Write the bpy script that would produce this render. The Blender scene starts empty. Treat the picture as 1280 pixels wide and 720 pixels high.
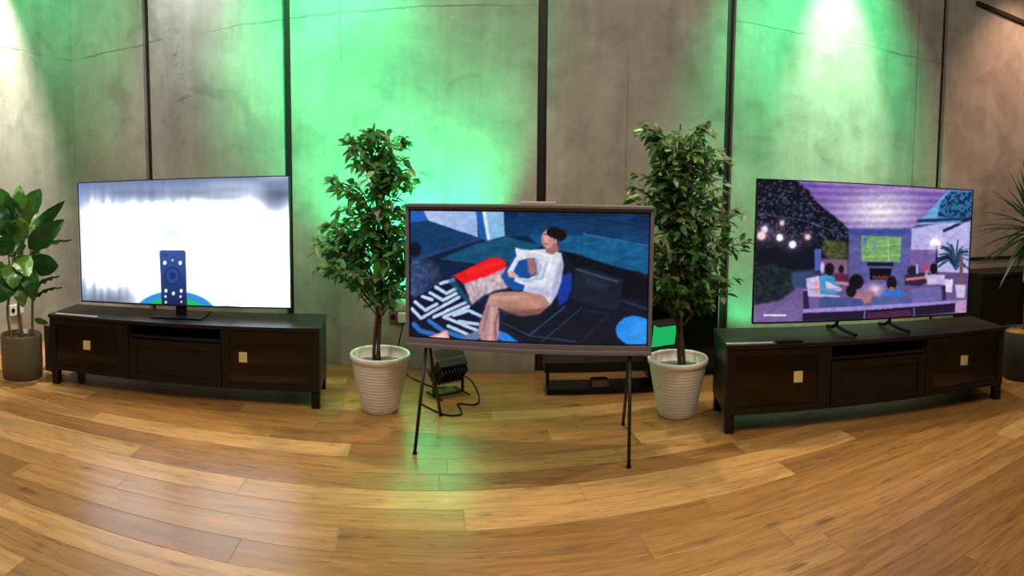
import bpy, bmesh, math, random
import numpy as np
from mathutils import Vector, Matrix, noise as mnoise

random.seed(11)
sc = bpy.context.scene
C = sc.collection
PI = math.pi

# ------------------------------------------------------------------ helpers
def srgb(r, g, b, a=1.0):
    f = lambda c: (c/12.92 if c <= .04045 else ((c+.055)/1.055)**2.4)
    return (f(r/255), f(g/255), f(b/255), a)

def mat(name, col, rough=.5, metal=0., spec=.5, coat=0., emit=None, estr=0.):
    m = bpy.data.materials.new(name); m.use_nodes = True
    b = m.node_tree.nodes['Principled BSDF']
    b.inputs['Base Color'].default_value = col if len(col) == 4 else (*col, 1)
    b.inputs['Roughness'].default_value = rough
    b.inputs['Metallic'].default_value = metal
    b.inputs['Specular IOR Level'].default_value = spec
    b.inputs['Coat Weight'].default_value = coat
    if emit:
        b.inputs['Emission Color'].default_value = emit
        b.inputs['Emission Strength'].default_value = estr
    return m

class NT:
    def __init__(s, m):
        s.t = m.node_tree; s.n = s.t.nodes; s.l = s.t.links; s.b = s.n['Principled BSDF']
    def new(s, typ, **kw):
        n = s.n.new(typ)
        for k, v in kw.items(): setattr(n, k, v)
        return n
    def link(s, a, b): s.l.new(a, b)
    def val(s, x, inp):
        if isinstance(x, (int, float)): inp.default_value = x
        elif isinstance(x, tuple): inp.default_value = x
        else: s.l.new(x, inp)
    def math(s, op, a, b=0., c=0., clamp=False):
        n = s.n.new('ShaderNodeMath'); n.operation = op; n.use_clamp = clamp
        for v, i in ((a, 0), (b, 1), (c, 2)): s.val(v, n.inputs[i])
        return n.outputs[0]
    def mix(s, fac, a, b, blend='MIX'):
        n = s.n.new('ShaderNodeMix'); n.data_type = 'RGBA'; n.blend_type = blend
        s.val(fac, n.inputs[0]); s.val(a, n.inputs[6]); s.val(b, n.inputs[7])
        return n.outputs[2]
    def noise(s, vec, scale, detail=4., rough=.55, dist=0.):
        n = s.n.new('ShaderNodeTexNoise'); n.inputs['Scale'].default_value = scale
        n.inputs['Detail'].default_value = detail; n.inputs['Roughness'].default_value = rough
        n.inputs['Distortion'].default_value = dist
        s.l.new(vec, n.inputs['Vector']); return n.outputs['Fac']
    def ramp(s, fac, stops):
        n = s.n.new('ShaderNodeValToRGB'); e = n.color_ramp.elements
        while len(e) < len(stops): e.new(.5)
        for el, (p, c) in zip(e, stops): el.position = p; el.color = c
        s.val(fac, n.inputs[0]); return n.outputs[0]
    def bump(s, h, strength=.3, dist=.01):
        n = s.n.new('ShaderNodeBump'); n.inputs['Strength'].default_value = strength
        n.inputs['Distance'].default_value = dist; s.l.new(h, n.inputs['Height'])
        s.l.new(n.outputs[0], s.b.inputs['Normal'])
    def maprange(s, v, a, b, c=0., d=1.):
        n = s.n.new('ShaderNodeMapRange'); n.clamp = True
        s.val(v, n.inputs[0])
        for i, x in enumerate((a, b, c, d)): n.inputs[i+1].default_value = x
        return n.outputs[0]

def link(name, bm, m, parent=None, smooth=False, loc=None):
    me = bpy.data.meshes.new(name)
    bmesh.ops.recalc_face_normals(bm, faces=bm.faces)
    bm.to_mesh(me); bm.free()
    if smooth:
        for p in me.polygons: p.use_smooth = True
    if m: me.materials.append(m)
    o = bpy.data.objects.new(name, me); C.objects.link(o)
    if parent: o.parent = parent
    if loc is not None: o.location = loc
    return o

def box(bm, x0, x1, y0, y1, z0, z1, bev=0., M=None):
    t = bmesh.new()
    bmesh.ops.create_cube(t, size=1)
    for v in t.verts:
        v.co = Vector(((x0+x1)/2+v.co.x*(x1-x0), (y0+y1)/2+v.co.y*(y1-y0), (z0+z1)/2+v.co.z*(z1-z0)))
    if bev: bmesh.ops.bevel(t, geom=t.edges[:], offset=bev, segments=2, affect='EDGES', profile=.6)
    if M is not None: t.transform(M)
    me = bpy.data.meshes.new('tmp'); t.to_mesh(me); t.free(); bm.from_mesh(me); bpy.data.meshes.remove(me)

def tube(bm, pts, rad, seg=8, cap=True):
    pts = [Vector(p) for p in pts]; n = len(pts)
    rads = rad if isinstance(rad, (list, tuple)) else [rad]*n
    up = None; rings = []
    for i, p in enumerate(pts):
        t = (pts[min(i+1, n-1)]-pts[max(i-1, 0)]).normalized()
        if up is None:
            up = Vector((0, 0, 1)) if abs(t.z) < .9 else Vector((1, 0, 0))
        a = t.cross(up).normalized(); up = a.cross(t).normalized()
        rings.append([bm.verts.new(p+(a*math.cos(2*PI*k/seg)+up*math.sin(2*PI*k/seg))*rads[i]) for k in range(seg)])
    for i in range(n-1):
        for k in range(seg):
            bm.faces.new((rings[i][k], rings[i][(k+1) % seg], rings[i+1][(k+1) % seg], rings[i+1][k]))
    if cap: bm.faces.new(rings[0][::-1]); bm.faces.new(rings[-1])

def spline(pts, n=8):
    pts = [Vector(p) for p in pts]; out = []
    for i in range(len(pts)-1):
        p0, p1, p2, p3 = pts[max(i-1, 0)], pts[i], pts[i+1], pts[min(i+2, len(pts)-1)]
        for k in range(n):
            t = k/n
            out.append(.5*((2*p1)+(p2-p0)*t+(2*p0-5*p1+4*p2-p3)*t*t+(3*p1-p0-3*p2+p3)*t**3))
    out.append(pts[-1]); return out

def lathe(bm, prof, seg=48, closed=False):
    rings = []
    for r, z in prof:
        if r < 1e-6: rings.append([bm.verts.new((0, 0, z))])
        else: rings.append([bm.verts.new((r*math.cos(2*PI*k/seg), r*math.sin(2*PI*k/seg), z)) for k in range(seg)])
    for a, b in zip(rings, rings[1:]):
        for k in range(seg):
            k2 = (k+1) % seg
            if len(a) == 1 and len(b) == 1: continue
            if len(a) == 1: bm.faces.new((a[0], b[k], b[k2]))
            elif len(b) == 1: bm.faces.new((a[k], a[k2], b[0]))
            else: bm.faces.new((a[k], a[k2], b[k2], b[k]))

def thing(name, label, cat, loc=(0, 0, 0), rz=0, group=None):
    o = bpy.data.objects.new(name, None); C.objects.link(o)
    o.location = loc; o.rotation_euler = (0, 0, rz); o.empty_display_size = .1
    o['label'] = label; o['category'] = cat
    if group: o['group'] = group
    return o

def tag(o, label, cat, group=None):
    o['label'] = label; o['category'] = cat
    if group: o['group'] = group
    return o

def struct(name, bm, m, smooth=False):
    o = link(name, bm, m, smooth=smooth); o['kind'] = 'structure'; return o

# ------------------------------------------------------------------ materials
def concrete(name, tint=(1, 1, 1)):
    m = mat(name, (.4, .4, .4), rough=.55, spec=.35); T = NT(m)
    geo = T.new('ShaderNodeNewGeometry').outputs['Position']
    sep = T.new('ShaderNodeSeparateXYZ'); T.link(geo, sep.inputs[0])
    x, y, z = sep.outputs
    n1 = T.noise(geo, .9, 5, .6, .4); n2 = T.noise(geo, 3.5, 6, .65, .6); n3 = T.noise(geo, 40, 3, .6)
    mp = T.new('ShaderNodeMapping'); mp.inputs['Scale'].default_value = (5, 5, .5); T.link(geo, mp.inputs[0])
    n4 = T.noise(mp.outputs[0], 1.6, 4, .6)          # vertical streaks
    base = T.ramp(n1, [(.30, (.25, .225, .185, 1)), (.5, (.345, .315, .265, 1)), (.72, (.45, .42, .365, 1))])
    v = T.math('ADD', T.math('MULTIPLY', n2, .55), T.math('MULTIPLY', n4, .45))
    v = T.maprange(v, .32, .68, .74, 1.16)
    v = T.math('MULTIPLY', v, T.maprange(n3, .3, .7, .95, 1.05))
    # smooth-edged darker clouds
    cl = T.maprange(T.noise(geo, 2.2, 2, .5, 1.2), .55, .66, 1., .84)
    v = T.math('MULTIPLY', v, cl)
    # horizontal pour joint, a thin wandering crack
    wob = T.noise(geo, 2.5, 5, .7)
    zc = T.math('ADD', z, T.math('MULTIPLY', T.math('SUBTRACT', wob, .5), -.07))
    d = T.math('ABSOLUTE', T.math('SUBTRACT', zc, 2.53))
    gate = T.math('MULTIPLY', T.maprange(T.noise(geo, 1.7, 3), .40, .58), T.math('SUBTRACT', 1., T.math('MULTIPLY', T.math('GREATER_THAN', x, .19), T.math('LESS_THAN', x, 1.54))))
    gate = T.math('MULTIPLY', gate, T.math('LESS_THAN', x, 3.56))
    crack = T.math('MULTIPLY', T.maprange(d, .001, .009, .8, 0.), gate)
    below = T.maprange(T.math('SUBTRACT', zc, 2.53), -.03, .0, 0., .5)
    # pitted honeycomb patch
    dx = T.math('DIVIDE', T.math('ADD', x, 2.58), .20); dz = T.math('DIVIDE', T.math('SUBTRACT', z, 2.15), .55)
    patch = T.maprange(T.math('ADD', T.math('MULTIPLY', dx, dx), T.math('MULTIPLY', dz, dz)), .1, 1.2, 1., 0.)
    pits = T.math('MULTIPLY', T.maprange(T.noise(geo, 11, 5, .7, .5), .56, .66), patch)
    # fine vertical hairlines
    for hx, z0, z1, w in ((-1.22, 2.2, 3.4, .004), (2.02, .5, 1.2, .004), (.78, 0, 2.2, .003), (3.25, 1.3, 3.4, .007)):
        wx = T.math('ADD', x, T.math('MULTIPLY', T.math('SUBTRACT', T.noise(geo, 4, 3), .5), .02))
        dd = T.maprange(T.math('ABSOLUTE', T.math('SUBTRACT', wx, hx)), w*.4, w*1.6, .55, 0.)
        g = T.math('MULTIPLY', T.math('GREATER_THAN', z, z0), T.math('LESS_THAN', z, z1))
        crack = T.math('MAXIMUM', crack, T.math('MULTIPLY', dd, g))
    dark = T.math('MAXIMUM', crack, T.math('MULTIPLY', pits, .7))
    col = T.mix(1., base, T.ramp(0.5, [(0, (*tint, 1)), (1, (*tint, 1))]), 'MULTIPLY')
    cm = T.new('ShaderNodeCombineXYZ')
    for i in range(3): T.link(v, cm.inputs[i])
    col = T.mix(1., col, cm.outputs[0], 'MULTIPLY')
    col = T.mix(T.math('MULTIPLY', dark, .72), col, (.05, .04, .03, 1))
    T.link(col, T.b.inputs['Base Color'])
    h = T.math('SUBTRACT', T.math('MULTIPLY', T.math('ADD', n2, T.math('MULTIPLY', n3, .25)), .5), T.math('MULTIPLY', dark, .6))
    T.bump(h, .35, .012)
    return m

def wood_floor():
    m = mat('oak_planks', (.4, .25, .1), rough=.32, spec=.5); T = NT(m)
    geo = T.new('ShaderNodeNewGeometry').outputs['Position']
    mp = T.new('ShaderNodeMapping'); mp.vector_type = 'POINT'
    mp.inputs['Rotation'].default_value = (0, 0, math.radians(-8)); T.link(geo, mp.inputs[0])
    sep = T.new('ShaderNodeSeparateXYZ'); T.link(mp.outputs[0], sep.inputs[0])
    u, v, _ = sep.outputs
    W, L = .148, 1.45
    rv = T.math('DIVIDE', T.math('SUBTRACT', v, 2.135), W)
    row = T.math('FLOOR', rv); fv = T.math('SUBTRACT', rv, row)
    wn = T.new('ShaderNodeTexWhiteNoise', noise_dimensions='1D'); T.val(T.math('MULTIPLY', row, 1.37), wn.inputs['W'])
    ru = T.math('ADD', T.math('DIVIDE', u, L), T.math('MULTIPLY', wn.outputs[0], 5.))
    colm = T.math('FLOOR', ru); fu = T.math('SUBTRACT', ru, colm)
    cv = T.new('ShaderNodeCombineXYZ'); T.val(row, cv.inputs[0]); T.val(colm, cv.inputs[1]); cv.inputs[2].default_value = 3.1
    w2 = T.new('ShaderNodeTexWhiteNoise', noise_dimensions='3D'); T.link(cv.outputs[0], w2.inputs['Vector'])
    rnd = w2.outputs['Value']
    # grain coordinates shifted for every plank
    gv = T.new('ShaderNodeCombineXYZ')
    T.val(T.math('ADD', T.math('MULTIPLY', u, 1.3), T.math('MULTIPLY', rnd, 37)), gv.inputs[0])
    T.val(T.math('ADD', T.math('MULTIPLY', v, 13), T.math('MULTIPLY', rnd, 91)), gv.inputs[1])
    T.val(T.math('MULTIPLY', rnd, 20), gv.inputs[2])
    g1 = T.noise(gv.outputs[0], 1.6, 6, .65, 1.0); g2 = T.noise(gv.outputs[0], 7, 4, .6, .3)
    gk = T.new('ShaderNodeCombineXYZ')
    T.val(T.math('ADD', T.math('MULTIPLY', u, 3.), T.math('MULTIPLY', rnd, 17)), gk.inputs[0])
    T.val(T.math('ADD', T.math('MULTIPLY', v, 9), T.math('MULTIPLY', rnd, 33)), gk.inputs[1])
    knots = T.maprange(T.noise(gk.outputs[0], 1.3, 2, .5), .67, .74)
    base = T.ramp(rnd, [(0., (.23, .108, .030, 1)), (.35, (.29, .142, .040, 1)), (.8, (.34, .176, .053, 1)), (1., (.47, .27, .10, 1))])
    k = T.maprange(T.math('ADD', T.math('MULTIPLY', g1, .65), T.math('MULTIPLY', g2, .35)), .33, .68, .55, 1.32)
    cm = T.new('ShaderNodeCombineXYZ')
    for i in range(3): T.link(k, cm.inputs[i])
    col = T.mix(1., base, cm.outputs[0], 'MULTIPLY')
    col = T.mix(T.math('MULTIPLY', knots, .6), col, (.07, .03, .012, 1))
    ev = T.math('MINIMUM', fv, T.math('SUBTRACT', 1., fv)); eu = T.math('MINIMUM', fu, T.math('SUBTRACT', 1., fu))
    gap = T.math('MAXIMUM', T.maprange(ev, .006, .022, 1., 0.), T.maprange(eu, .0006, .002, 1., 0.))
    col = T.mix(T.math('MULTIPLY', gap, .38), col, (.06, .03, .012, 1))
    T.link(col, T.b.inputs['Base Color'])
    T.link(T.maprange(g2, .3, .7, .25, .38), T.b.inputs['Roughness'])
    T.bump(T.math('SUBTRACT', T.math('MULTIPLY', g1, .2), gap), .25, .004)
    return m

def black_wood(name, a=(.006, .005, .0045, 1), b=(.017, .0135, .0115, 1), rough=.38):
    m = mat(name, a, rough=rough, spec=.28); T = NT(m)
    tc = T.new('ShaderNodeTexCoord').outputs['Object']
    mp = T.new('ShaderNodeMapping'); mp.inputs['Scale'].default_value = (1.2, 14, 22); T.link(tc, mp.inputs[0])
    n = T.noise(mp.outputs[0], 2.5, 5, .65, .5)
    T.link(T.ramp(n, [(.3, a), (.7, b)]), T.b.inputs['Base Color'])
    T.link(T.maprange(n, .3, .7, rough-.06, rough+.1), T.b.inputs['Roughness'])
    T.bump(n, .2, .002)
    return m

def speckle(name, c, rough=.6, amt=.12, scale=60, bump=.1, spec=.4):
    m = mat(name, c, rough=rough, spec=spec); T = NT(m)
    tc = T.new('ShaderNodeTexCoord').outputs['Object']
    n = T.noise(tc, scale, 4, .6)
    lo = tuple(x*(1-amt) for x in c[:3])+(1,); hi = tuple(min(1, x*(1+amt)) for x in c[:3])+(1,)
    T.link(T.ramp(n, [(.3, lo), (.7, hi)]), T.b.inputs['Base Color'])
    if bump: T.bump(n, bump, .003)
    return m

def leaf_mat(name, stops, rough=.35, spec=.5, trans=.38):
    m = mat(name, (.05, .2, .04), rough=rough, spec=spec); T = NT(m)
    g = T.new('ShaderNodeNewGeometry'); tc = T.new('ShaderNodeTexCoord').outputs['Object']
    r = g.outputs['Random Per Island']
    col = T.ramp(r, stops)
    n = T.noise(tc, 30, 3)
    cm = T.new('ShaderNodeCombineXYZ'); k = T.maprange(n, .3, .7, .75, 1.2)
    for i in range(3): T.link(k, cm.inputs[i])
    col = T.mix(1., col, cm.outputs[0], 'MULTIPLY')
    T.link(col, T.b.inputs['Base Color'])
    tr = T.new('ShaderNodeBsdfTranslucent'); T.link(col, tr.inputs[0])
    mx = T.new('ShaderNodeMixShader'); mx.inputs[0].default_value = trans
    out = T.n['Material Output']
    T.link(T.b.outputs[0], mx.inputs[1]); T.link(tr.outputs[0], mx.inputs[2]); T.link(mx.outputs[0], out.inputs[0])
    return m

def smoked_glass():
    m = mat('smoked_glass', (0, 0, 0)); T = NT(m)
    tr = T.new('ShaderNodeBsdfTransparent'); tr.inputs[0].default_value = (.34, .34, .33, 1)
    gl = T.new('ShaderNodeBsdfGlossy'); gl.inputs[0].default_value = (.6, .6, .6, 1); gl.inputs[1].default_value = .07
    fr = T.new('ShaderNodeFresnel'); fr.inputs[0].default_value = 1.62
    mx = T.new('ShaderNodeMixShader'); T.link(fr.outputs[0], mx.inputs[0])
    T.link(tr.outputs[0], mx.inputs[1]); T.link(gl.outputs[0], mx.inputs[2])
    T.link(mx.outputs[0], T.n['Material Output'].inputs[0])
    return m

def picture_mat(name, strength):
    m = mat(name, (.004, .004, .005), rough=.25, spec=.4); T = NT(m)
    a = T.new('ShaderNodeAttribute'); a.attribute_name = 'picture'
    T.link(a.outputs['Color'], T.b.inputs['Emission Color'])
    T.b.inputs['Emission Strength'].default_value = strength
    return m

M_conc = concrete('raw_concrete')
M_floor = wood_floor()
M_ceil = speckle('ceiling_paint', (.10, .095, .09, 1), .8)
M_room = speckle('room_plaster', (.26, .22, .18, 1), .8)
M_channel = speckle('dark_bronze_channel', (.018, .010, .006, 1), .5)
M_black = mat('satin_black_plastic', (.006, .006, .007), rough=.35, spec=.3)
M_matblack = mat('matt_black_metal', (.010, .010, .011), rough=.45, metal=.2)
M_gloss = mat('gloss_black', (.006, .007, .007), rough=.12, spec=.6)
M_wood = black_wood('black_brown_oak')
M_woodf = black_wood('black_brown_front', (.0055, .0045, .004, 1), (.012, .0095, .008, 1), .33)
M_inner = mat('cabinet_inside', (.016, .014, .012), rough=.5)
M_glass = smoked_glass()
M_serif = mat('mauve_grey_lacquer', (.165, .145, .175), rough=.42)
M_white_pot = speckle('white_ribbed_ceramic', (.74, .70, .66, 1), .45, .04, 30, .05)
M_olive_pot = speckle('olive_grey_stoneware', (.115, .098, .060, 1), .6, .12, 40, .15)
M_dark_pot = speckle('dark_grey_stoneware', (.028, .029, .028, 1), .55, .2, 40, .15)
M_soil = speckle('brown_soil', (.06, .024, .014, 1), .9, .5, 90, .8)
M_chips = speckle('wood_chips', (.36, .17, .05, 1), .8, .6, 70, .8)
M_pebble = speckle('grey_pebbles', (.10, .14, .13, 1), .7, .6, 80, .8)
M_bark = speckle('brown_bark', (.075, .045, .028, 1), .75, .4, 60, .5)
M_bark2 = speckle('tan_bark', (.21, .12, .06, 1), .75, .35, 50, .5)
M_socket = mat('white_socket_plastic', (.6, .6, .58), rough=.35)
M_brown = mat('brown_socket_box', (.16, .08, .06), rough=.5)
M_beige = mat('beige_plastic', (.50, .41, .36), rough=.4)
M_silver = mat('silver_paper', (.55, .55, .56), rough=.3, metal=.3)
M_amber = mat('amber_light', (.3, .15, .03), rough=.5, emit=(1., .60, .18, 1), estr=3.2)
M_greenlens = mat('green_lens', (.02, .4, .15), rough=.2, emit=(.004, .42, .12, 1), estr=1.)
M_ficus = leaf_mat('ficus_leaf', [(0, (.018, .11, .022, 1)), (.45, (.05, .24, .040, 1)), (.75, (.11, .36, .07, 1)), (.92, (.18, .30, .10, 1)), (.97, (.20, .15, .065, 1)), (1., (.50, .52, .38, 1))], .38)
M_ficus2 = leaf_mat('ficus_leaf_olive', [(0, (.022, .085, .016, 1)), (.4, (.06, .19, .030, 1)), (.7, (.13, .28, .06, 1)), (.9, (.19, .26, .09, 1)), (1., (.46, .48, .32, 1))], .38)
M_fig = leaf_mat('fig_leaf', [(0, (.010, .050, .014, 1)), (.45, (.025, .115, .022, 1)), (1., (.10, .27, .035, 1))], .22, .7, .2)
M_palm = leaf_mat('palm_blade', [(0, (.008, .035, .012, 1)), (.6, (.018, .070, .020, 1)), (1., (.045, .12, .030, 1))], .4)

# ------------------------------------------------------------------ the room
XL, XR, YB, YF, ZC = -3.73, 6.2, 4.06, -3.6, 4.3
bars = [-2.885, -1.635, .19, 1.535, 3.56]
BW = .032                                    # half width of a recess
bm = bmesh.new(); box(bm, XL-.15, XR+.15, YF-.15, YB+.35, -.12, 0); struct('floor', bm, M_floor)
bm = bmesh.new(); box(bm, XL-.15, XR+.15, YF-.15, YB+.35, ZC, ZC+.12); struct('ceiling', bm, M_ceil)
edges = [XL]+sum([[b-BW, b+BW] for b in bars], [])+[XR]
bm = bmesh.new(); 
for i in range(0, len(edges), 2):
    box(bm, edges[i], edges[i+1], YB, YB+.10, 0, ZC, .004)
struct('wall_back', bm, M_conc)
bm = bmesh.new(); box(bm, XL-.15, XL, YF, YB+.2, 0, ZC); struct('wall_left', bm, M_conc)
bm = bmesh.new(); box(bm, XR, XR+.15, YF, YB+.2, 0, ZC); struct('wall_right', bm, M_room)
bm = bmesh.new(); box(bm, XL-.15, XR+.15, YF-.15, YF, 0, ZC); struct('wall_front', bm, M_room)
for i, b in enumerate(bars):
    bm = bmesh.new(); box(bm, b-BW, b+BW, YB+.045, YB+.12, 0, ZC); struct('trim_%d' % (i+1), bm, M_channel)
bm = bmesh.new(); box(bm, 3.92, XR, YB-.022, YB+.0, 3.16, 3.20); struct('trim_6', bm, M_channel)
bm = bmesh.new(); box(bm, 3.62, XR, YB-.012, YB+.0, .738, .762); struct('trim_7', bm, M_channel)

# dark low sideboard on the right, behind the console
t = thing('low_sideboard', 'dark brown low sideboard against the concrete wall behind the palm pot', 'sideboard', (4.75, YB-.03, 0))
bm = bmesh.new(); box(bm, -.95, 1.2, -.36, 0, .04, .62, .004); link('body', bm, M_wood, t)
bm = bmesh.new(); box(bm, -.97, 1.22, -.38, 0, .62, .655, .004); link('top', bm, M_wood, t)
for s0 in (-.94, -.40, .14, .68):
    bm = bmesh.new(); box(bm, s0, s0+.52, -.378, -.36, .06, .60, .004); link('door', bm, M_woodf, t)
bm = bmesh.new(); box(bm, -.93, 1.18, -.33, -.02, 0, .04); link('plinth', bm, M_black, t)

# ------------------------------------------------------------------ pictures on the screens (painted vertex by vertex)
def lin(c):
    c = np.clip(c/255., 0, 1.6)
    return np.where(c <= .04045, c/12.92, ((c+.055)/1.055)**2.4)

def vnoise(X, Y, seed=0):
    xi, yi = np.floor(X).astype(int), np.floor(Y).astype(int); fx, fy = X-xi, Y-yi
    fx, fy = fx*fx*(3-2*fx), fy*fy*(3-2*fy)
    def h(a, b):
        n = (a*374761393+b*668265263+seed*1442695041) & 0x7fffffff
        n = ((n ^ (n >> 13))*1274126177) & 0x7fffffff
        return ((n ^ (n >> 16)) & 0xffff)/65535.
    return (h(xi, yi)*(1-fx)+h(xi+1, yi)*fx)*(1-fy)+(h(xi, yi+1)*(1-fx)+h(xi+1, yi+1)*fx)*fy

class Paint:
    def __init__(s, nx, ny, corners, sag=0., warp=0.):
        u, v = np.meshgrid(np.linspace(0, 1, nx), np.linspace(0, 1, ny))       # v = 0 at the bottom
        tl, tr, bl, br = [np.array(c, float) for c in corners]
        P = ((1-u)*v)[..., None]*tl+(u*v)[..., None]*tr+((1-u)*(1-v))[..., None]*bl+(u*(1-v))[..., None]*br
        s.X, s.Y = P[..., 0], P[..., 1]+sag*4*u*(1-u)*(1-v)
        s.img = np.zeros(s.X.shape+(3,))
        if warp:
            x0, y0 = s.X.copy(), s.Y.copy()
            s.X = x0+(vnoise(x0/14, y0/14, 31)-.5)*warp+(vnoise(x0/5, y0/5, 33)-.5)*warp*.5
            s.Y = y0+(vnoise(x0/14, y0/14, 32)-.5)*warp+(vnoise(x0/5, y0/5, 34)-.5)*warp*.5
    def finish(s, n=1, amt=.3):
        t = (vnoise(s.X/22, s.Y/16, 41)*.4+vnoise(s.X/9, s.Y/7, 42)*.35+vnoise(s.X/4, s.Y/4, 43)*.25-.5)*2
        s.img = s.img*(1+amt*t)[..., None]
        for _ in range(n):
            a = np.pad(s.img, ((1, 1), (1, 1), (0, 0)), 'edge')
            s.img = (a[:-2, 1:-1]+a[2:, 1:-1]+a[1:-1, :-2]+a[1:-1, 2:]+2*a[1:-1, 1:-1])/6
        return s
    def put(s, a, c):
        c = np.array(c, float)
        s.img = s.img*(1-a[..., None])+(c if c.ndim == 3 else c[None, None])*a[..., None]
    def sd(s, pts):
        p = np.array(pts, float); n = len(p)
        d = np.full(s.X.shape, 1e9); ins = np.zeros(s.X.shape, bool)
        for i in range(n):
            a, b = p[i], p[(i+1) % n]; e = b-a
            wx, wy = s.X-a[0], s.Y-a[1]
            t = np.clip((wx*e[0]+wy*e[1])/max(e@e, 1e-9), 0, 1)
            d = np.minimum(d, np.hypot(wx-e[0]*t, wy-e[1]*t))
            if a[1] != b[1]:
                c = ((a[1] > s.Y) != (b[1] > s.Y)) & (s.X < (b[0]-a[0])*(s.Y-a[1])/(b[1]-a[1])+a[0])
                ins ^= c
        return np.where(ins, -d, d)
    def poly(s, pts, c, soft=3., al=1.):
        s.put(np.clip(.5-s.sd(pts)/soft, 0, 1)*al, c)
    def ell(s, cx, cy, rx, ry, c, soft=3., al=1., rot=0.):
        x, y = s.X-cx, s.Y-cy; k, q = math.cos(rot), math.sin(rot)
        x, y = x*k+y*q, -x*q+y*k
        d = (np.sqrt((x/rx)**2+(y/ry)**2)-1)*min(rx, ry)
        s.put(np.clip(.5-d/soft, 0, 1)*al, c)
    def glow(s, cx, cy, r, c, al=1.):
        s.put(np.exp(-((s.X-cx)**2+(s.Y-cy)**2)/(r*r))*al, c)
    def line(s, pts, w, c, soft=2., al=1.):
        d = np.full(s.X.shape, 1e9)
        for a, b in zip(pts, pts[1:]):
            ex, ey = b[0]-a[0], b[1]-a[1]
            t = np.clip(((s.X-a[0])*ex+(s.Y-a[1])*ey)/(ex*ex+ey*ey+1e-9), 0, 1)
            d = np.minimum(d, np.hypot(s.X-a[0]-ex*t, s.Y-a[1]-ey*t))
        s.put(np.clip(.5-(d-w/2)/soft, 0, 1)*al, c)

def pic_remote():
    p = Paint(430, 242, [(57, 107), (1013, 72), (85, 637), (1020, 665)])
    X, Y = p.X, p.Y
    p.put(np.ones(X.shape), (232, 240, 255))
    n = vnoise(X/26, Y/150, 3)*.6+vnoise(X/11, Y/120, 5)*.4
    top = np.clip(1-(Y-(85-(X-57)*.03))/(110+60*n), 0, 1)**.8
    p.put(top*.95*np.clip(1.25-vnoise(X/120, Y/60, 9)*.9*(X > 600), 0, 1), (92, 112, 160))
    band = np.exp(-((Y-150+(X-500)*.0)/26)**2)*np.clip((X-60)/150, 0, 1)
    p.put(band*.55*vnoise(X/70, Y/30, 8), (70, 84, 112))
    p.glow(960, 170, 60, (70, 80, 110), .6)
    n2 = vnoise(X/18, Y/90, 21)
    bl = np.clip((Y-520-60*n2)/90, 0, 1)*np.clip((400-X)/140, 0, 1)
    p.put(bl*.75, (80, 96, 120))
    p.put(np.clip((Y-590-40*n2)/60, 0, 1)*np.clip((X-680)/60, 0, 1)*np.clip((820-X)/60, 0, 1)*.4, (130, 150, 190))
    edge = np.clip(1-(X-60-(Y-107)*.05)/28, 0, 1)
    p.put(edge*.35, (110, 150, 250))
    # green dome with cyan rim
    p.ell(525, 690, 178, 100, (40, 150, 225), 8)
    p.ell(525, 712, 150, 96, (25, 200, 70), 14)
    # remote
    rr = [(463, 405), (567, 405), (574, 413), (581, 655), (468, 655), (455, 413)]
    g = np.clip((Y-405)/250, 0, 1)[..., None]
    p.poly(rr, np.array((62, 92, 170))*(1-g)+np.array((22, 38, 84))*g, 6)
    p.ell(515, 522, 37, 42, (28, 50, 110), 4); p.ell(515, 520, 29, 33, (46, 76, 150), 4); p.ell(515, 520, 15, 17, (28, 50, 112), 4)
    p.ell(482, 428, 9, 9, (80, 60, 120), 4)
    for bx, by, r in ((480, 462, 8), (550, 462, 8), (515, 450, 4), (486, 588, 7), (520, 600, 7), (555, 588, 7), (484, 614, 5), (552, 614, 5), (486, 640, 5), (556, 638, 4)):
        p.ell(bx, by, r, r*1.2, (205, 222, 250), 4)
    # pale figures
    tl = (168, 226, 214)
    p.line([(503, 316), (492, 333), (508, 333)], 5, tl, 4); p.line([(504, 322), (504, 345)], 5, tl, 4)
    p.line([(518, 318), (532, 318), (525, 329), (534, 337), (527, 345), (517, 343)], 6, tl, 4)
    p.ell(512, 368, 3, 3, tl, 4)
    return p

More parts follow.
